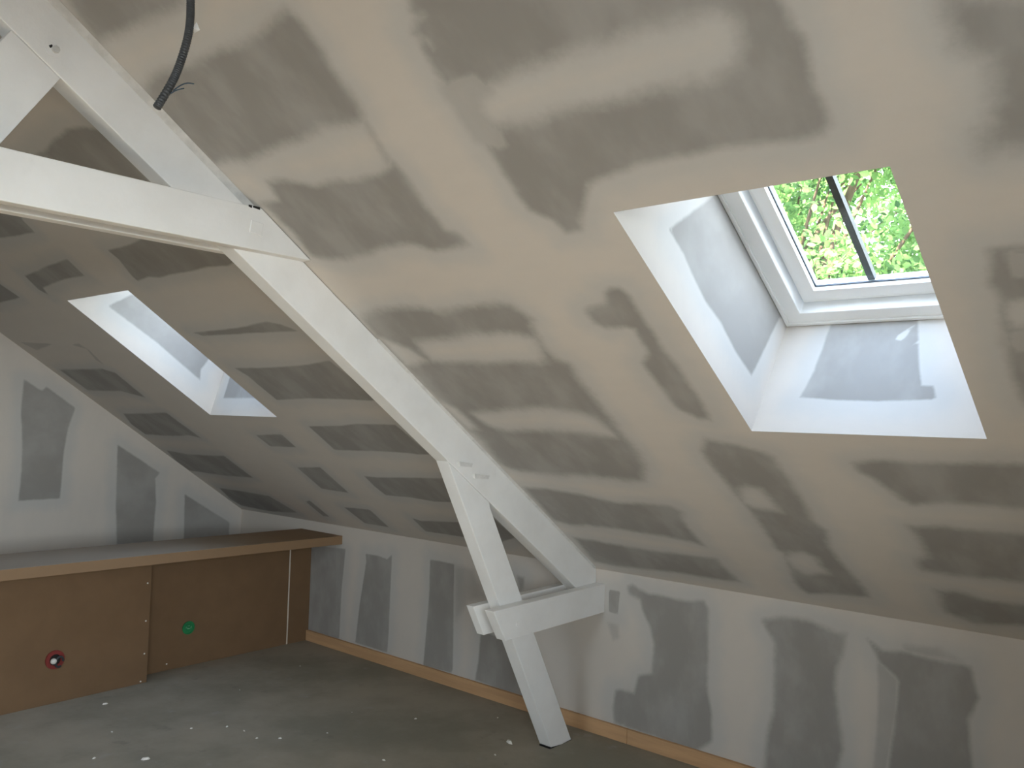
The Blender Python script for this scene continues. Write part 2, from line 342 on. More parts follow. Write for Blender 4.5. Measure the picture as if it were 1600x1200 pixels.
def make_floor_mat():
    m, nt, p = new_mat('dusty concrete floor')
    a = noise(nt, 1.3, 6, 0.65)
    b = noise(nt, 6.0, 5, 0.6)
    c = noise(nt, 70.0, 2, 0.5)
    col = mix(nt, smooth(nt, a, 0.35, 0.68), (0.255, 0.235, 0.185), (0.365, 0.322, 0.255))
    col = mix(nt, smooth(nt, b, 0.60, 0.78, 0.0, 0.55), col, (0.38, 0.355, 0.33))
    col = mix(nt, smooth(nt, b, 0.40, 0.25, 0.0, 0.35), col, (0.12, 0.12, 0.115))
    col = mix(nt, smooth(nt, c, 0.70, 0.80, 0.0, 0.5), col, (0.40, 0.39, 0.37))
    nt.links.new(col, p.inputs['Base Color'])
    p.inputs['Roughness'].default_value = 0.75
    p.inputs['Specular IOR Level'].default_value = 0.25
    bump(nt, p, b, 0.3, 0.002)
    return m


def make_glass():
    m = bpy.data.materials.new('clear window glass')
    m.use_nodes = True
    nt = m.node_tree
    nt.nodes.clear()
    out = node(nt, 'ShaderNodeOutputMaterial')
    tr = node(nt, 'ShaderNodeBsdfTransparent')
    tr.inputs[0].default_value = (0.97, 0.99, 0.98, 1)
    gl = node(nt, 'ShaderNodeBsdfGlossy')
    gl.inputs['Roughness'].default_value = 0.02
    mx = node(nt, 'ShaderNodeMixShader')
    mx.inputs[0].default_value = 0.05
    nt.links.new(tr.outputs[0], mx.inputs[1])
    nt.links.new(gl.outputs[0], mx.inputs[2])
    nt.links.new(mx.outputs[0], out.inputs[0])
    return m


def make_leaf():
    m = bpy.data.materials.new('fresh green leaf')
    m.use_nodes = True
    nt = m.node_tree
    nt.nodes.clear()
    out = node(nt, 'ShaderNodeOutputMaterial')
    at = node(nt, 'ShaderNodeAttribute', attribute_name='tint').outputs['Fac']
    col = mix(nt, smooth(nt, at, 0.0, 0.75), (0.045, 0.105, 0.042), (0.20, 0.345, 0.11))
    col = mix(nt, smooth(nt, at, 0.86, 0.97), col, (0.42, 0.50, 0.26))  # palest leaves put sunlit highlights into the colour
    df = node(nt, 'ShaderNodeBsdfDiffuse')
    tl = node(nt, 'ShaderNodeBsdfTranslucent')
    nt.links.new(col, df.inputs[0])
    nt.links.new(col, tl.inputs[0])
    mx = node(nt, 'ShaderNodeMixShader')
    mx.inputs[0].default_value = 0.5
    nt.links.new(df.outputs[0], mx.inputs[1])
    nt.links.new(tl.outputs[0], mx.inputs[2])
    nt.links.new(mx.outputs[0], out.inputs[0])
    return m


M_SLAB = make_slab_mat()
M_FLOOR = make_floor_mat()
M_GLASS = make_glass()
M_LEAF = make_leaf()


# ---------------------------------------------------------------- mesh helpers
def tag(o, label=None, cat=None, group=None, kind=None):
    for k, v in (('label', label), ('category', cat), ('group', group), ('kind', kind)):
        if v:
            o[k] = v
    return o


def mesh_obj(name, verts, faces, mat, parent=None, smooth_shade=False):
    me = bpy.data.meshes.new(name)
    me.from_pydata([tuple(v) for v in verts], [], faces)
    me.update()
    if mat:
        me.materials.append(mat)
    if smooth_shade:
        for f in me.polygons:
            f.use_smooth = True
    o = bpy.data.objects.new(name, me)
    COL.objects.link(o)
    if parent:
        o.parent = parent
        o.matrix_parent_inverse = parent.matrix_world.inverted()
    return o


def empty(name, loc):
    o = bpy.data.objects.new(name, None)
    COL.objects.link(o)
    o.location = loc
    o.matrix_world = Matrix.Translation(loc)
    o.empty_display_size = 0.1
    return o


def add_bevel(o, w=0.003, seg=2):
    b = o.modifiers.new('edge', 'BEVEL')
    b.width = w
    b.segments = seg
    b.limit_method = 'ANGLE'
    return o


def fix_normals(o):
    import bmesh
    bm = bmesh.new()
    bm.from_mesh(o.data)
    bmesh.ops.recalc_face_normals(bm, faces=bm.faces)
    bm.to_mesh(o.data)
    bm.free()
    return o


def prism(name, pts, f, a, b, mat, parent=None, bevel=0.0):
    """closed polygon pts=(u,v) swept from depth a to depth b; f(u,v,w) -> world"""
    n = len(pts)
    vs = [f(u, v, a) for u, v in pts] + [f(u, v, b) for u, v in pts]
    fs = [tuple(range(n)), tuple(range(2 * n - 1, n - 1, -1))]
    fs += [(i, (i + 1) % n, n + (i + 1) % n, n + i) for i in range(n)]
    o = fix_normals(mesh_obj(name, vs, fs, mat, parent))
    if bevel:
        add_bevel(o, bevel)
    return o


def box(name, lo, hi, mat, parent=None, bevel=0.0):
    (x0, y0, z0), (x1, y1, z1) = lo, hi
    return prism(name, [(x0, y0), (x1, y0), (x1, y1), (x0, y1)], lambda u, v, w: (u, v, w), z0, z1, mat, parent, bevel)


def ring(name, outer, inner, f, a, b, mat, parent=None, bevel=0.0):
    """rectangular frame; outer/inner = (u0,u1,v0,v1)"""
    def c(r):
        return [(r[0], r[2]), (r[1], r[2]), (r[1], r[3]), (r[0], r[3])]
    vs = []
    for w in (a, b):
        vs += [f(u, v, w) for u, v in c(outer)] + [f(u, v, w) for u, v in c(inner)]
    fs = []
    for i in range(4):
        j = (i + 1) % 4
        fs += [(i, j, 4 + j, 4 + i), (8 + i, 12 + i, 12 + j, 8 + j), (i, 8 + i, 8 + j, j), (4 + i, 4 + j, 12 + j, 12 + i)]
    o = fix_normals(mesh_obj(name, vs, fs, mat, parent))
    if bevel:
        add_bevel(o, bevel)
    return o


def tube(name, pts, radii, mat, parent=None, seg=12):
    vs, fs = [], []
    pts = [Vector(p) for p in pts]
    ref = Vector((0.3, 0.9, 0.2)).normalized()
    for i, p in enumerate(pts):
        d = (pts[min(i + 1, len(pts) - 1)] - pts[max(i - 1, 0)]).normalized()
        a = d.cross(ref).normalized()
        b = d.cross(a)
        r = radii[i] if hasattr(radii, '__len__') else radii
        for k in range(seg):
            t = 2 * math.pi * k / seg
            vs.append(p + a * (r * math.cos(t)) + b * (r * math.sin(t)))
    for i in range(len(pts) - 1):
        for k in range(seg):
            k2 = (k + 1) % seg
            fs.append((i * seg + k, i * seg + k2, (i + 1) * seg + k2, (i + 1) * seg + k))
    fs.append(tuple(range(seg)))
    fs.append(tuple(range(len(vs) - 1, len(vs) - 1 - seg, -1)))
    return fix_normals(mesh_obj(name, vs, fs, mat, parent, True))


def disc(name, c, axis, r, thick, mat, parent=None, seg=20, r_in=0.0):
    """short cylinder (or washer) standing on c along axis"""
    ax = Vector(axis).normalized()
    a = ax.orthogonal().normalized()
    b = ax.cross(a)
    c = Vector(c)
    prof = [(r, 0), (r, thick)] if not r_in else [(r, 0), (r, thick), (r_in, thick), (r_in, 0)]
    vs, fs = [], []
    for q, h in prof:
        for k in range(seg):
            t = 2 * math.pi * k / seg
            vs.append(c + a * (q * math.cos(t)) + b * (q * math.sin(t)) + ax * h)
    m = len(prof)
    for i in range(m if r_in else m - 1):
        j = (i + 1) % m
        for k in range(seg):
            k2 = (k + 1) % seg
            fs.append((i * seg + k, i * seg + k2, j * seg + k2, j * seg + k))
    if not r_in:
        fs += [tuple(range(seg)), tuple(range(seg, 2 * seg))]
    return fix_normals(mesh_obj(name, vs, fs, mat, parent))


# ---- surfaces of taped plasterboard: a grid that carries the distance to the bare patches
def poly_sd(P, poly):
    """signed distance (negative inside) of points P (n,2) to a polygon"""
    q = np.array(poly, float)
    lo, hi = q.min(0) - 0.25, q.max(0) + 0.25
    out = np.full(len(P), 0.25)
    sel = np.where(((P >= lo) & (P <= hi)).all(1))[0]
    if not len(sel):
        return out
    p = P[sel]
    d2 = np.full(len(p), 1e9)
    inside = np.zeros(len(p), bool)
    for i in range(len(q)):
        a, b = q[i], q[(i + 1) % len(q)]
        e = b - a
        w = p - a
        t = np.clip((w @ e) / max(e @ e, 1e-12), 0, 1)
        d2 = np.minimum(d2, ((w - t[:, None] * e) ** 2).sum(1))
        if a[1] != b[1]:
            c = ((a[1] > p[:, 1]) != (b[1] > p[:, 1])) & (p[:, 0] < (b[0] - a[0]) * (p[:, 1] - a[1]) / (b[1] - a[1]) + a[0])
            inside ^= c
    out[sel] = np.where(inside, -1, 1) * np.sqrt(d2)
    return out


def patch_fields(P, patches):
    bare = np.full(len(P), 30.0)
    thin = np.full(len(P), 30.0)
    dist = np.full(len(P), 0.25)
    for k, soft, poly in patches:
        if k in 'D':
            sd = poly_sd(P, poly)
            bare = np.minimum(bare, sd / soft)
            dist = np.minimum(dist, sd)
    for k, soft, poly in patches:
        if k in 'LM':
            sd = poly_sd(P, poly)
            bare = np.maximum(bare, -sd / soft)
            dist = np.maximum(dist, -sd)
        if k in 'MT':
            thin = np.minimum(thin, poly_sd(P, poly) / soft - (1.2 if k == 'M' else 0.0))
    return np.clip(bare, -6, 6), np.clip(thin, -6, 6), np.clip(dist, -0.2, 0.25)


def axis(lo, hi, step, coarse_from=None, extra=(), coarse=0.08):
    """grid coordinates: fine below coarse_from, coarse above, with exact lines at extra"""
    if coarse_from is None or coarse_from >= hi:
        v = list(np.linspace(lo, hi, max(2, int(round((hi - lo) / step)) + 1)))
    else:
        v = list(np.linspace(lo, coarse_from, int(round((coarse_from - lo) / step)) + 1))
        v += list(np.linspace(coarse_from, hi, max(2, int(round((hi - coarse_from) / coarse)) + 1)))[1:]
    v = [a for a in v if all(abs(a - e) > step * 0.45 for e in extra) or a in (v[0], v[-1])]
    return np.array(sorted(set(v + list(extra))))


def plaster_grid(name, U, V, f, patches, holes=(), parent=None, uv_map=None):
    """f(u,v)->world for arrays; patches live in (u,v) or in uv_map(u,v)"""
    uu, vv = np.meshgrid(U, V, indexing='ij')
    u, v = uu.ravel(), vv.ravel()
    co = np.stack(f(u, v), 1)
    nu, nv = len(U), len(V)
    i, j = np.meshgrid(np.arange(nu - 1), np.arange(nv - 1), indexing='ij')
    i, j = i.ravel(), j.ravel()
    keep = np.ones(len(i), bool)
    cu, cv = (U[i] + U[i + 1]) / 2, (V[j] + V[j + 1]) / 2
    for (a0, a1, b0, b1) in holes:
        keep &= ~((cu > a0) & (cu < a1) & (cv > b0) & (cv < b1))
    i, j = i[keep], j[keep]
    quads = np.stack([i * nv + j, (i + 1) * nv + j, (i + 1) * nv + j + 1, i * nv + j + 1], 1)
    me = bpy.data.meshes.new(name)
    me.vertices.add(len(co))
    me.vertices.foreach_set('co', co.astype(np.float32).ravel())
    me.loops.add(quads.size)
    me.loops.foreach_set('vertex_index', quads.astype(np.int32).ravel())
    me.polygons.add(len(quads))
    me.polygons.foreach_set('loop_start', np.arange(0, quads.size, 4, dtype=np.int32))
    me.update(calc_edges=True)
    P = np.stack(uv_map(u, v) if uv_map else (u, v), 1)
    for nm, arr in zip(('bare', 'thin', 'dist'), patch_fields(P, patches)):
        at = me.attributes.new(nm, 'FLOAT', 'POINT')
        at.data.foreach_set('value', arr.astype(np.float32))
    me.materials.append(M_PLASTER)
    o = bpy.data.objects.new(name, me)
    COL.objects.link(o)
    if parent:
        o.parent = parent
        o.matrix_parent_inverse = parent.matrix_world.inverted()
    return o


def board_rows(u0, u1, v0, v1, seed, wide=0.45, tall=0.2, gap=0.16, vertical=False):
    """bare strips between taped bands on the surfaces the photograph shows nothing of"""
    rnd = random.Random(seed)
    res = []
    v = v0 + gap * 0.6
    while v + tall * 0.6 < v1:
        t = tall * rnd.uniform(0.7, 1.2)
        u = u0 + gap * 0.6
        while u + wide * 0.4 < u1:
            w = min(wide * rnd.uniform(0.8, 1.3), u1 - gap * 0.5 - u)
            j = [rnd.uniform(-0.02, 0.02) for _ in range(8)]
            if w > 0.1:
                res.append(('D', 0.02, [(u + j[0], v + j[1]), (u + w / 2, v + j[2]), (u + w + j[3], v + j[4]),
                                        (u + w + j[5], v + t + j[6]), (u + w / 2, v + t + j[7]), (u + j[2], v + t + j[3])]))
            u += w + gap * rnd.uniform(0.9, 1.4)
        v += t + gap * rnd.uniform(0.8, 1.3)
    return res


# ---------------------------------------------------------------- the room
WIN_A = (4.823, 5.513, 1.323, 2.307)       # x0 x1 s0 s1 of the opening in the slope
WIN_B = (1.380, 2.078, 1.307, 2.322)
ADDED_FAR_WINDOWS = [(3.60, 5.00, 1.4, 2.95)]  # unseen skylight added and sized to brighten the room
ADDED_GABLE_WIN = (-6.15, -2.45, 0.8, 2.48)         # y0 y1 z0 z1 of the unseen window added in the end wall for light

floor = box('floor', (-0.3, ROOM_Y - 0.3, -0.12), (ROOM_X + 0.3, 0.3, 0.0), M_FLOOR)
tag(floor, 'dusty grey concrete attic floor', 'floor', kind='structure')

U = axis(0, ROOM_X, 0.0125, 6.0, (WIN_A[0], WIN_A[1], WIN_B[0], WIN_B[1]))
V = axis(0, S_MAX, 0.0125, 3.6, (WIN_A[2], WIN_A[3], WIN_B[2], WIN_B[3]))
ceil_extra = board_rows(6.05, ROOM_X, 0.1, 3.4, 3) + board_rows(0, ROOM_X, 3.6, S_MAX, 5, 0.9)
ceiling = plaster_grid('ceiling', U, V, lambda u, v: (u, -v * CT, H + v * ST), CEIL_PATCHES + ceil_extra,
                       [(WIN_A[0], WIN_A[1], WIN_A[2], WIN_A[3]), (WIN_B[0], WIN_B[1], WIN_B[2], WIN_B[3])])
tag(ceiling, 'sloping plasterboard ceiling with taped and filled joints', 'ceiling', kind='structure')

Uf = axis(0, ROOM_X, 0.05, None, [c for w in ADDED_FAR_WINDOWS for c in w[:2]])
Vf = axis(0, S_MAX, 0.05, None, [c for w in ADDED_FAR_WINDOWS for c in w[2:]])
ceiling_far = plaster_grid('ceiling_far', Uf, Vf, lambda u, v: (u, ROOM_Y + v * CT, H + v * ST),
                           board_rows(0, ROOM_X, 0.1, S_MAX, 8, 0.9), ADDED_FAR_WINDOWS)
tag(ceiling_far, 'sloping plasterboard ceiling on the far side of the ridge', 'ceiling', kind='structure')

Ub = axis(0, ROOM_X, 0.0125, 6.0)
Vb = axis(0, H, 0.0125)
wall_back = plaster_grid('wall_back', Ub, Vb, lambda u, v: (u, u * 0, v),
                         KNEE_PATCHES + board_rows(5.5, ROOM_X, 0.08, 0.75, 4, 0.35, 0.6, 0.3))
tag(wall_back, 'low plasterboard knee wall with vertical filled joints', 'wall', kind='structure')
Ub2 = axis(0, ROOM_X, 0.05)
wall_front = plaster_grid('wall_front', Ub2, axis(0, H, 0.05), lambda u, v: (u, u * 0 + ROOM_Y, v),
                          board_rows(0, ROOM_X, 0.08, 0.75, 14, 0.35, 0.6, 0.3))
tag(wall_front, 'low plasterboard knee wall on the far side', 'wall', kind='structure')


def gable_top(y):
    return np.where(y > RIDGE_Y, H - y * TT, H - (ROOM_Y - y) * TT)


Ug = axis(ROOM_Y, 0, 0.05, None, (RIDGE_Y,))
Ug = np.array(sorted(set([round(a, 4) for a in Ug if a < -2.2] + [round(a, 4) for a in np.linspace(-2.2, 0, 177)])))
wall_left = plaster_grid('wall_left', Ug, np.linspace(0, 1, 141), lambda u, v: (u * 0, u, v * gable_top(u)),
                         GABLE_PATCHES + board_rows(-8.2, -1.75, 0.2, 2.6, 6, 0.4, 0.8, 0.25),
                         uv_map=lambda u, v: (u, v * gable_top(u)))
tag(wall_left, 'plasterboard gable wall under the slope', 'wall', kind='structure')


def gable_wall_with_window():
    y0, y1, z0, z1 = ADDED_GABLE_WIN
    vs, fs = [], []

    def quad(*p):
        k = len(vs)
        vs.extend([(ROOM_X, a, b) for a, b in p])
        fs.append(tuple(range(k, k + len(p))))
    t = lambda y: float(gable_top(np.array(y)))
    quad((ROOM_Y, 0), (y0, 0), (y0, t(y0)), (ROOM_Y, H))
    quad((y1, 0), (0, 0), (0, H), (y1, t(y1)))
    quad((y0, 0), (y1, 0), (y1, z0), (y0, z0))
    quad((y0, z1), (y1, z1), (y1, t(y1)), (RIDGE_Y, RIDGE_Z), (y0, t(y0)))
    o = mesh_obj('wall_right', vs, fs, M_PLASTER)
    for nm in ('bare', 'thin', 'dist'):
        at = o.data.attributes.new(nm, 'FLOAT', 'POINT')
        at.data.foreach_set('value', np.full(len(vs), 6.0 if nm != 'dist' else 0.2, dtype=np.float32))
    return tag(o, 'plastered gable wall behind the camera', 'wall', kind='structure')


wall_right = gable_wall_with_window()

PART_X, PART_Y = 6.40, -2.52  # unseen wall added to shade the right of the slope and knee wall
shade_wall = prism('wall_added_shade', [(0.0, 0), (PART_Y, 0), (PART_Y, H - PART_Y * TT), (0.0, H)],
                  lambda u, v, w: (w, u, v), PART_X, PART_X + 0.08, M_PLASTER)
for nm in ('bare', 'thin', 'dist'):
    at = shade_wall.data.attributes.new(nm, 'FLOAT', 'POINT')
    at.data.foreach_set('value', np.full(len(shade_wall.data.vertices), 6.0 if nm != 'dist' else 0.2, dtype=np.float32))
tag(shade_wall, 'short unseen partition added to block light on the right', 'wall', kind='structure')

# wooden strip along the foot of the knee wall, in two lengths
bb = empty('baseboard_back', (3.0, 0, 0))
tag(bb, 'raw wooden strip along the foot of the knee wall', 'baseboard', kind='structure')
for x0, x1 in ((0.0, 3.66), (3.663, 6.6)):
    prism('plank', [(-0.021, 0.0), (-0.001, 0.0), (-0.001, 0.072), (-0.021, 0.072)],
          lambda u, v, w: (w, u, v), x0, x1, M_PINE, bb, 0.0015)


# ---------------------------------------------------------------- skylights
def skylight(name, label, opening, f, depth, patches_left=(), patches_bottom=(), tilt_bottom=0.0, bars=True):
    x0, x1, s0, s1 = opening
    root = empty(name, f((x0 + x1) / 2, (s0 + s1) / 2, 0))
    tag(root, label, 'skylight', kind='structure')
    sb = s0 + tilt_bottom * depth                      # lower edge of the frame
    N = np.linspace(0, depth, 40)

    def fa(u, v, w):
        r = [f(a, b, c) for a, b, c in zip(np.broadcast_to(u, np.shape(w)), np.broadcast_to(v, np.shape(w)), w)]
        r = np.array(r)
        return r[:, 0], r[:, 1], r[:, 2]
    SS = np.linspace(0, 1, 75)
    lo = lambda n: s0 + tilt_bottom * n
    plaster_grid('reveal_panel', SS, N, lambda u, v: fa(x0, lo(v) + u * (s1 - lo(v)), v), list(patches_left), (), root,
                 lambda u, v: (lo(v) + u * (s1 - lo(v)), v))
    mir = [(k, s, [(a, b) for a, b in p]) for k, s, p in patches_left]
    plaster_grid('reveal_panel', SS, N, lambda u, v: fa(x1, lo(v) + u * (s1 - lo(v)), v), mir, (), root,
                 lambda u, v: (lo(v) + u * (s1 - lo(v)), v))
    XX = np.linspace(x0, x1, 60)
    plaster_grid('reveal_panel', XX, N, lambda u, v: fa(u, lo(v), v), list(patches_bottom), (), root)
    plaster_grid('reveal_panel', XX, N, lambda u, v: fa(u, s1 + 0 * v, v), list(patches_bottom), (), root)
    d = depth
    frame = ring('frame', (x0, x1, sb, s1), (x0 + 0.066, x1 - 0.066, sb + 0.058, s1 - 0.058), f, d - 0.002, d + 0.09, M_FRAME, root, 0.003)
    ring('frame_lip', (x0 + 0.001, x1 - 0.001, sb + 0.001, s1 - 0.001), (x0 + 0.014, x1 - 0.014, sb + 0.014, s1 - 0.014), f, d - 0.010, d - 0.002, M_FRAME, frame, 0.002)
    si = (x0 + 0.128, x1 - 0.128, sb + 0.124, s1 - 0.124)
    sash = ring('sash', (x0 + 0.069, x1 - 0.069, sb + 0.061, s1 - 0.061), si, f, d + 0.043, d + 0.085, M_FRAME, root, 0.003)
    ring('sash_bead', (si[0] - 0.045, si[1] + 0.045, si[2] - 0.045, si[3] + 0.045), (si[0] - 0.001, si[1] + 0.001, si[2] - 0.001, si[3] + 0.001), f, d + 0.036, d + 0.043, M_FRAME, sash, 0.002)
    ring('gasket', si, (si[0] + 0.004, si[1] - 0.004, si[2] + 0.004, si[3] - 0.004), f, d + 0.052, d + 0.058, M_GASKET, sash)
    prism('pane', [(si[0], si[2]), (si[1], si[2]), (si[1], si[3]), (si[0], si[3])], f, d + 0.058, d + 0.062, M_GLASS, root)
    if bars:
        xm = (x0 + x1) / 2 - 0.035
        prism('glazing_bar', [(xm - 0.011, s0), (xm + 0.011, s0), (xm + 0.011, s1), (xm - 0.011, s1)], f, d + 0.064, d + 0.086, M_STEEL, root)
    return root


def portal(f, opening, depth, inward):
    x0, x1, s0, s1 = opening
    c = Vector(f((x0 + x1) / 2, (s0 + s1) / 2, depth))
    ex = (Vector(f(x1, s0, depth)) - Vector(f(x0, s0, depth))).normalized()
    es = (Vector(f(x0, s1, depth)) - Vector(f(x0, s0, depth))).normalized()
    L = bpy.data.lights.new('window_portal', 'AREA')
    L.shape = 'RECTANGLE'
    L.size, L.size_y = x1 - x0, s1 - s0
    L.cycles.is_portal = True
    o = bpy.data.objects.new('window_portal', L)
    z = ex.cross(es)
    if z.dot(Vector(inward)) > 0:      # light shines along -Z
        ex = -ex
        z = -z
    o.matrix_world = Matrix(((ex.x, es.x, z.x, c.x), (ex.y, es.y, z.y, c.y), (ex.z, es.z, z.z, c.z), (0, 0, 0, 1)))
    COL.objects.link(o)
    return o


skylight('window_1', 'deep plastered skylight with green trees behind its pane', WIN_A, slope, 0.455, REVEAL_A_LEFT, REVEAL_A_BOTTOM)
portal(slope, WIN_A, 0.56, (0, -ST, -CT))
REVEAL_B_BOTTOM = [('D', 0.008, [(1.47, 0.10), (1.47, 0.44), (1.97, 0.44), (1.97, 0.10)])]
skylight('window_2', 'skylight beyond the truss showing only its white reveals', WIN_B, slope, 0.44, REVEAL_B_LEFT, REVEAL_B_BOTTOM, 0.33)
portal(slope, (WIN_B[0], WIN_B[1], WIN_B[2] + 0.14, WIN_B[3]), 0.56, (0, -ST, -CT))
for k, w in enumerate(ADDED_FAR_WINDOWS):
    skylight('window_%d' % (3 + k), ['large unseen skylight added for light behind the camera', 'small unseen skylight added for light behind the camera'][k], w, slope_far, 0.2, bars=False)
    portal(slope_far, w, 0.30, (0, ST, -CT))


def added_end_window():
    y0, y1, z0, z1 = ADDED_GABLE_WIN
    f = lambda u, v, w: (ROOM_X + w, u, v)
    root = empty('window_5', (ROOM_X, (y0 + y1) / 2, z0))
    tag(root, 'wide unseen window added for light in the gable wall', 'window', kind='structure')
    ring('reveal', (y0 - 0.02, y1 + 0.02, z0 - 0.02, z1 + 0.02), (y0, y1, z0, z1), f, 0.0, 0.25, M_FRAME, root)
    ring('frame', (y0, y1, z0, z1), (y0 + 0.07, y1 - 0.07, z0 + 0.07, z1 - 0.07), f, 0.15, 0.22, M_FRAME, root, 0.003)
    ym = (y0 + y1) / 2
    prism('mullion', [(ym - 0.04, z0 + 0.07), (ym + 0.04, z0 + 0.07), (ym + 0.04, z1 - 0.07), (ym - 0.04, z1 - 0.07)], f, 0.15, 0.22, M_FRAME, root)
    for a, b in ((y0 + 0.07, ym - 0.04), (ym + 0.04, y1 - 0.07)):
        prism('pane', [(a, z0 + 0.07), (b, z0 + 0.07), (b, z1 - 0.07), (a, z1 - 0.07)], f, 0.18, 0.185, M_GLASS, root)
    portal(f, ADDED_GABLE_WIN, 0.3, (-1, 0, 0))


added_end_window()


# ---------------------------------------------------------------- roof truss
def tx(u, v, w):                      # truss plane: u = y, v = z, w = offset towards the camera side
    return (3.435 - 0.0195 * u + w, u, v)


def ceil_z(y):
    return H - y * TT if y > RIDGE_Y else H - (ROOM_Y - y) * TT


truss = empty('roof_truss', (3.435, -0.26, 0))
tag(truss, 'white painted timber roof truss with collar, leaning strut and double ties', 'roof truss')
DV = 0.198                            # vertical depth of a rafter
TK = 0.08
prism('rafter', [(-0.001, H - 0.002), (RIDGE_Y, RIDGE_Z - 0.002), (RIDGE_Y, RIDGE_Z - DV), (-0.001, H - DV)], tx, -TK, 0, M_PAINT, truss, 0.003)
prism('rafter', [(ROOM_Y + 0.001, H - 0.002), (RIDGE_Y, RIDGE_Z - 0.002), (RIDGE_Y, RIDGE_Z - DV), (ROOM_Y + 0.001, H - DV)], tx, -TK, 0, M_PAINT, truss, 0.003)


def bead(y0, y1, w):
    vs = []
    for y in (y0, y1):
        z = ceil_z(y)
        vs += [tx(y, z - 0.001, -0.002), tx(y, z - 0.001, w), tx(y, z - w * 1.1, 0.0005), tx(y, z - w * 1.1, -0.002)]
    fs = [(0, 1, 2, 3), (7, 6, 5, 4), (0, 4, 5, 1), (1, 5, 6, 2), (2, 6, 7, 3), (3, 7, 4, 0)]
    return fix_normals(mesh_obj('filler_bead', vs, fs, M_CAULK, truss))


bead(-2.13, RIDGE_Y, 0.02)
bead(-0.02, -1.55, 0.010)

CZ0, CZ1 = 2.150, 2.295               # collar planks either side of the rafters
yb, yt = -(CZ0 - H) / TT - 0.004, -(CZ1 - H) / TT - 0.004
for w0, w1 in ((0.0005, 0.047), (-0.127, -0.0805)):
    c = prism('collar_plank', [(yb, CZ0), (yt, CZ1), (ROOM_Y - yt, CZ1), (ROOM_Y - yb, CZ0)], tx, w0, w1, M_PAINT, truss, 0.003)
    if w1 > 0:
        # square washer under paint
        prism('bolt_washer', [(-2.165, 2.205), (-2.160, 2.248), (-2.113, 2.243), (-2.118, 2.200)], tx, 0.046, 0.051, M_PAINT, c, 0.002)
        for a, b, z in ((-2.128, -2.155, 2.2962), (-2.159, -2.172, 2.2962)):
            prism('gap', [(a, z - 0.008), (b, z - 0.008 + 0.003), (b, z + 0.0015), (a, z + 0.0015)], tx, 0.0472, 0.0476, M_BLACK, c)  # black strips painted in as the shade of slots above the collar

prism('strut', [(-1.132, 1.4175), (-0.857, 1.2285), (-0.850, 1.204), (-0.182, 0.004), (-0.262, 0.0), (-0.347, 0.008)], tx, -TK + 0.004, -0.002, M_PAINT, truss, 0.003)
prism('diagonal_brace', [(-2.770, 2.5455), (-2.905, 2.6385), (-3.203, 2.155), (-3.020, 2.155), (-2.918, 2.314)], tx, -TK + 0.003, -0.003, M_PAINT, truss, 0.002)
prism('diagonal_brace', [(ROOM_Y + 2.770, 2.5455), (ROOM_Y + 2.905, 2.6385), (ROOM_Y + 3.203, 2.155), (ROOM_Y + 3.020, 2.155), (ROOM_Y + 2.918, 2.314)], tx, -TK + 0.003, -0.003, M_PAINT, truss, 0.002)
prism('king_post', [(RIDGE_Y - 0.08, 2.05), (RIDGE_Y + 0.08, 2.05), (RIDGE_Y + 0.08, RIDGE_Z - 0.3), (RIDGE_Y - 0.08, RIDGE_Z - 0.3)], tx, -TK, 0, M_PAINT, truss, 0.003)
tie = prism('tie_plank', [(-0.873, 0.753), (-0.783, 0.609), (-0.001, 0.622), (-0.001, 0.768)], tx, 0.0005, 0.058, M_PAINT, truss, 0.003)
prism('tie_plank', [(-0.860, 0.751), (-0.780, 0.609), (-0.001, 0.622), (-0.001, 0.768)], tx, -0.125, -0.0805, M_PAINT, truss, 0.003)
disc('bolt_head', tx(-0.705, 0.672, 0.057), (1, 0, 0), 0.011, 0.004, M_PAINT, tie, 10)
# bolt and chipped filler where the brace meets the rafter
disc('bolt_head', tx(-2.795, 2.625, -0.001), (1, 0, 0), 0.024, 0.003, M_PAINT, truss, 14)
disc('bolt_head', tx(-2.790, 2.622, 0.001), (1, 0, 0), 0.011, 0.009, M_CAULK, truss, 8)
prism('bolt_hole_shade', [(-2.808, 2.628), (-2.800, 2.634), (-2.796, 2.628), (-2.804, 2.622)], tx, 0.0015, 0.0026, M_BLACK, truss)  # black patch painted in as the shade of the hole
# two flat wooden shims let into the rafter above the strut
for yc, zc, ln in ((-1.030, 1.408, 0.085), (-0.925, 1.352, 0.098)):
    prism('shim', [(yc - ln / 2, zc + 0.008), (yc + ln / 2, zc - 0.002), (yc + ln / 2 - 0.006, zc - 0.018), (yc - ln / 2 + 0.004, zc - 0.012)], tx, -0.001, 0.012, M_SHIM, truss, 0.001)

# black strip painted in as the shade under the foot of the strut
prism('foot_gap_shade', [(-0.352, 0.0005), (-0.178, 0.0005), (-0.178, 0.003), (-0.352, 0.006)], tx, -TK + 0.006, -0.006, M_BLACK, truss)

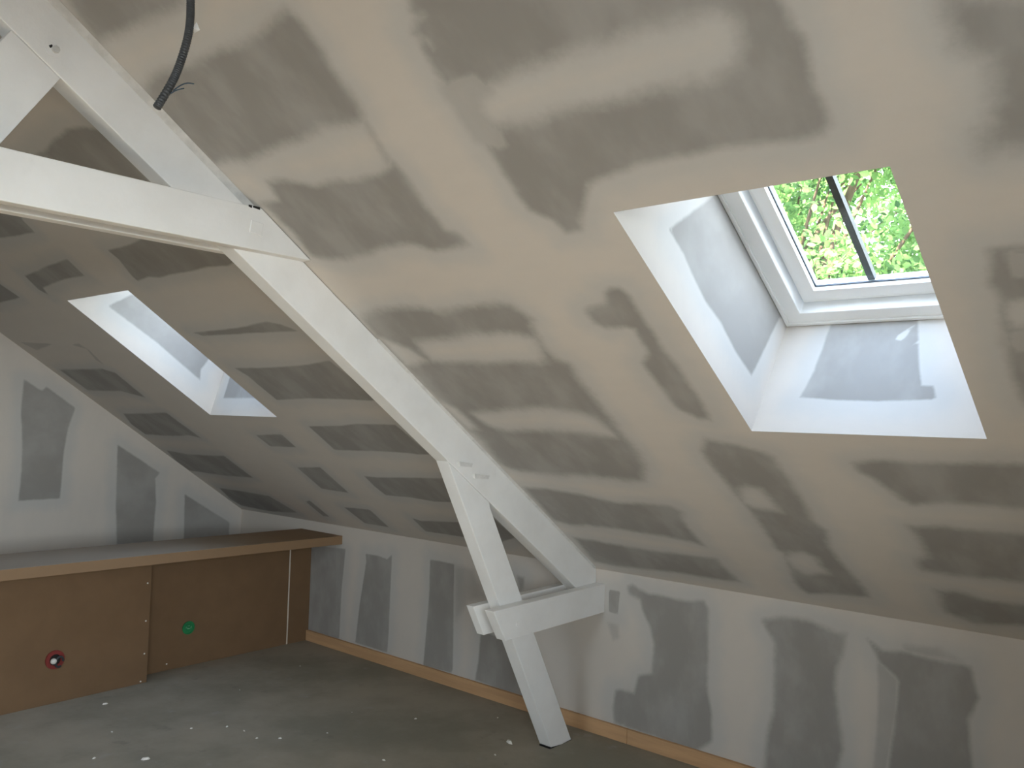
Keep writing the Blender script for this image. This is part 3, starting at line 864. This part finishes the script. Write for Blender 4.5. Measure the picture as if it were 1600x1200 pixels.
# ---------------------------------------------------------------- low brown partition with a dusty top
part = empty('low_partition', (1.0, -1.6, 0))
tag(part, 'low brown fibreboard partition with a dusty overhanging top', 'partition')
pz = lambda u, v, w: (u, v, w)
END_Y = -3.3
prism('panel', [(0.990, -1.262), (0.947, -0.186), (0.93, -0.186), (0.93, -1.262)], pz, 0.0, 0.714, M_MDF, part, 0.001)
prism('panel', [(1.126, -1.262), (1.126 + 0.051 * (END_Y * -1 - 1.262), END_Y), (0.93, END_Y), (0.93, -1.2625)], pz, 0.0, 0.7139, M_MDF, part, 0.001)
prism('end_batten', [(0.947, -0.178), (0.940, -0.0005), (0.93, -0.0005), (0.93, -0.178)], pz, 0.0, 0.714, M_MDF, part, 0.001)
prism('filler_line', [(0.9485, -0.187), (0.948, -0.177), (0.94, -0.177), (0.94, -0.187)], pz, 0.001, 0.69, M_DUSTGAP, part)
prism('back_panel', [(0.84, END_Y), (0.86, END_Y), (0.86, -0.0005), (0.84, -0.0005)], pz, 0.0, 0.714, M_MDF, part)
top = prism('top_board', [(0.81, -0.0005), (1.290, -0.0005), (1.312, END_Y - 0.05), (0.79, END_Y - 0.05)], pz, 0.7145, 0.7725, M_SLAB, part, 0.002)
for y, z in ((-1.285, 0.58), (-1.285, 0.36), (-1.285, 0.17), (-1.30, 0.012), (-1.07, 0.04)):
    x = 1.128 if y < -1.262 else 0.9835
    disc('screw_head', (x, y, z), (1, 0, 0), 0.005, 0.0015, M_CHIP, part, 8)

# round wiring boxes set in the panels
gb = empty('wiring_box', (0.979, -0.936, 0.239))
tag(gb, 'round green wiring box set in the brown panel', 'wiring box')
gx = 0.984
disc('flange', (gx - 0.004, -0.936, 0.239), (1, 0.03, 0), 0.041, 0.006, M_GREEN, gb, 28, 0.034)
disc('cup', (gx - 0.006, -0.936, 0.239), (1, 0.03, 0), 0.035, 0.005, M_GREEN, gb, 28)
for dy, dz, w, h in ((-0.016, 0.004, 0.004, 0.010), (-0.006, -0.002, 0.004, 0.010), (0.004, -0.004, 0.012, 0.004), (0.016, 0.002, 0.004, 0.014), (0.0, 0.012, 0.014, 0.003)):
    box('moulded_mark', (gx - 0.001, -0.936 + dy - w / 2, 0.239 + dz - h / 2), (gx + 0.003, -0.936 + dy + w / 2, 0.239 + dz + h / 2), M_GREEN_IN, gb)

rb = empty('wiring_box', (1.155, -1.80, 0.23))
tag(rb, 'dark red wiring box with a white plug and loose cable', 'wiring box')
rx = 1.1535
disc('flange', (rx - 0.004, -1.795, 0.235), (1, 0.05, 0), 0.050, 0.012, M_RED, rb, 24, 0.030)
disc('cup', (rx - 0.004, -1.795, 0.235), (1, 0.05, 0), 0.031, 0.005, M_BLACK, rb, 24)
sph_v, sph_f = [], []
for i in range(9):
    a = math.pi * i / 8
    for k in range(12):
        b = 2 * math.pi * k / 12
        sph_v.append((rx + 0.022 + 0.016 * math.cos(a), -1.808 + 0.016 * math.sin(a) * math.cos(b), 0.232 + 0.016 * math.sin(a) * math.sin(b)))
for i in range(8):
    for k in range(12):
        sph_f.append((i * 12 + k, i * 12 + (k + 1) % 12, (i + 1) * 12 + (k + 1) % 12, (i + 1) * 12 + k))
fix_normals(mesh_obj('plug', sph_v, sph_f, M_CHIP, rb, True))
loop = [(rx + 0.006 + 0.014 * math.sin(t * math.pi), -1.775 + 0.022 * math.cos(t * 5.2), 0.222 + 0.028 * math.sin(t * 5.2)) for t in np.linspace(0, 1, 24)]
tube('cable', loop, 0.006, M_CONDUIT, rb, 8)

# ---------------------------------------------------------------- conduit hanging from the slope
cd = empty('cable_conduit', (4.2, -2.76, 2.735))
tag(cd, 'dark corrugated cable conduit dangling from the sloping ceiling', 'cable')
key = [(-2.757, 2.745), (-2.754, 2.655), (-2.753, 2.565), (-2.752, 2.519), (-2.7565, 2.4715), (-2.772, 2.4055), (-2.790, 2.3545), (-2.8215, 2.288)]


def spline(pts, n):
    out = []
    for i in range(len(pts) - 1):
        p0, p1, p2, p3 = (Vector(pts[max(i - 1, 0)]), Vector(pts[i]), Vector(pts[i + 1]), Vector(pts[min(i + 2, len(pts) - 1)]))
        for k in range(n):
            t = k / n
            out.append(0.5 * ((2 * p1) + (-p0 + p2) * t + (2 * p0 - 5 * p1 + 4 * p2 - p3) * t * t + (-p0 + 3 * p1 - 3 * p2 + p3) * t ** 3))
    out.append(Vector(pts[-1]))
    return out


cpath = spline([(4.2, y, z) for y, z in key], 40)
tube('conduit', cpath, [0.0098 if (i // 2) % 2 else 0.0086 for i in range(len(cpath))], M_CONDUIT, cd, 14)
for wp in ([(4.206, -2.788, 2.336), (4.209, -2.775, 2.350), (4.209, -2.758, 2.362), (4.209, -2.740, 2.3665)],
           [(4.206, -2.794, 2.327), (4.209, -2.782, 2.338), (4.209, -2.764, 2.348)]):
    tube('wire', spline(wp, 6), 0.0016, M_WIRE, cd, 6)
vs, fs = [], []
rnd = random.Random(5)
fix_normals(mesh_obj('plaster_blob', [(4.203, -2.7465, 2.500), (4.218, -2.736, 2.494), (4.208, -2.740, 2.515), (4.196, -2.738, 2.491), (4.208, -2.732, 2.500)],
                     [(0, 1, 2), (0, 3, 1), (0, 2, 3), (1, 4, 2), (2, 4, 3), (3, 4, 1)], M_PAINT, cd))

# ---------------------------------------------------------------- crumbs of plaster on the floor
CRUMBS = [(1.35, -1.60, 0.030), (2.22, -1.79, 0.045), (2.10, -1.31, 0.022), (2.21, -1.28, 0.016), (2.34, -1.29, 0.018), (2.42, -1.21, 0.020),
          (3.24, -0.43, 0.055), (2.67, -0.54, 0.018), (2.96, -0.21, 0.014), (1.45, -0.42, 0.014), (2.00, -1.45, 0.018), (2.52, -1.00, 0.012),
          (1.78, -1.75, 0.020), (2.05, -1.95, 0.022), (3.30, -0.60, 0.016), (2.98, -1.02, 0.020), (2.36, -0.72, 0.010), (1.62, -0.95, 0.010)]
for i, (x, y, r) in enumerate(CRUMBS):
    rr = random.Random(40 + i)
    ang = rr.uniform(0, math.pi)
    vs = []
    for k in range(6):
        t = 2 * math.pi * k / 6
        a, b = r * 0.5 * math.cos(t) * rr.uniform(0.8, 1.15), r * 0.22 * math.sin(t) * rr.uniform(0.8, 1.2)
        vs.append((x + a * math.cos(ang) - b * math.sin(ang), y + a * math.sin(ang) + b * math.cos(ang), 0.0))
    top_v = [(x + (v[0] - x) * 0.6, y + (v[1] - y) * 0.6, 0.18 * r + 0.002 * rr.random()) for v in vs]
    o = fix_normals(mesh_obj('plaster_crumb', vs + top_v, [tuple(range(5, -1, -1)), tuple(range(6, 12))] + [(k, (k + 1) % 6, 6 + (k + 1) % 6, 6 + k) for k in range(6)], M_CHIP))
    special = {0: 'flat white plaster flake lying nearest the brown partition', 1: 'largest white plaster flake on the concrete floor', 6: 'long white plaster flake just left of the strut foot'}
    tag(o, special.get(i, 'small white plaster crumb lying on the concrete floor'), 'crumb', 'plaster crumbs scattered on the floor')

# ---------------------------------------------------------------- outside: yard and trees
ground = box('ground', (-60, -60, -3.1), (60, 60, -3.0), M_DARK_GROUND)  # unseen ground added for bounce, its dark gravel chosen to limit it
tag(ground, 'unseen dark gravel ground added to temper light bounced indoors', 'ground', kind='structure')


def tree(label, base, height, crown_c, crown_r, n_leaf, seed, leaf=0.11):
    rnd = np.random.RandomState(seed)
    root = empty('tree', base)
    tag(root, label, 'tree', 'trees outside the skylight')
    bx, by, bz = base
    cc = Vector(crown_c)
    trunk = [Vector((bx, by, bz)), Vector((bx + 0.1, by, bz + height * 0.3)), Vector((bx, by + 0.15, bz + height * 0.6)), Vector((cc.x, cc.y, cc.z + crown_r * 0.5))]
    tube('trunk', spline(trunk, 6), list(np.linspace(0.24, 0.04, 19)), M_BARK, root, 10)
    for k in range(9):
        d = Vector(rnd.normal(size=3)).normalized()
        d.z = abs(d.z) * 0.6
        st = Vector((bx, by, bz + height * (0.45 + 0.05 * k)))
        en = cc + Vector((d.x * crown_r * 0.85, d.y * crown_r * 0.85, d.z * crown_r * 0.7 - 0.3))
        mid = (st + en) / 2 + Vector((0, 0, 0.25))
        tube('branch', spline([st, mid, en], 5), list(np.linspace(0.07, 0.012, 11)), M_BARK, root, 7)
    d = rnd.normal(size=(n_leaf, 3))
    d /= np.linalg.norm(d, axis=1)[:, None]
    r = crown_r * rnd.uniform(0.25, 1.0, n_leaf) ** 0.5
    # clumps
    cl = rnd.normal(size=(70, 3))
    cl /= np.linalg.norm(cl, axis=1)[:, None]
    cl *= (crown_r * rnd.uniform(0.3, 0.95, 70) ** 0.5)[:, None]
    which = rnd.randint(0, 70, n_leaf)
    pos = np.where((rnd.rand(n_leaf) < 0.9)[:, None], cl[which] + rnd.normal(size=(n_leaf, 3)) * crown_r * 0.10, d * r[:, None])
    pos += np.array(crown_c)
    a = rnd.normal(size=(n_leaf, 3))
    a /= np.linalg.norm(a, axis=1)[:, None]
    nrm = rnd.normal(size=(n_leaf, 3)) + np.array([0, 0, 0.9])
    b = np.cross(nrm, a)
    b /= np.linalg.norm(b, axis=1)[:, None]
    up = np.cross(a, b)
    sz = (leaf * rnd.uniform(0.6, 1.3, n_leaf))[:, None]
    v = np.stack([pos - a * sz * 0.6, pos - a * sz * 0.25 + b * sz * 0.34 + up * sz * 0.06, pos + a * sz * 0.25 + b * sz * 0.34 + up * sz * 0.06,
                  pos + a * sz * 0.7, pos + a * sz * 0.25 - b * sz * 0.34 + up * sz * 0.06, pos - a * sz * 0.25 - b * sz * 0.34 + up * sz * 0.06], 1).reshape(-1, 3)
    i = np.arange(n_leaf) * 6
    tri = np.stack([i, i + 1, i + 2, i, i + 2, i + 3, i, i + 3, i + 4, i, i + 4, i + 5], 1).reshape(-1, 3)
    me = bpy.data.meshes.new('foliage')
    me.vertices.add(len(v))
    me.vertices.foreach_set('co', v.astype(np.float32).ravel())
    me.loops.add(tri.size)
    me.loops.foreach_set('vertex_index', tri.astype(np.int32).ravel())
    me.polygons.add(len(tri))
    me.polygons.foreach_set('loop_start', np.arange(0, tri.size, 3, dtype=np.int32))
    me.update(calc_edges=True)
    base_t = rnd.rand(70)[which] * 0.72
    tint = np.clip(base_t + rnd.rand(n_leaf) * 0.28, 0, 1)
    at = me.attributes.new('tint', 'FLOAT', 'POINT')
    at.data.foreach_set('value', np.repeat(tint, 6).astype(np.float32))
    me.materials.append(M_LEAF)
    o = bpy.data.objects.new('foliage', me)
    COL.objects.link(o)
    o.parent = root
    o.matrix_parent_inverse = root.matrix_world.inverted()
    o['kind'] = 'stuff'


tree('leafy green tree filling the left of the skylight pane', (0.2, 9.0, -3.0), 8.0, (1.7, 9.0, 4.6), 2.7, 36000, 2, 0.085)
tree('leafy green tree reaching the right of the skylight pane', (9.6, 9.4, -3.0), 7.5, (9.2, 9.4, 4.0), 2.6, 18000, 7, 0.11)
tree('tall leafy tree standing behind the two nearer trees', (-3.6, 18.0, -3.0), 12.0, (-1.5, 18.0, 6.8), 5.2, 36000, 11, 0.17)
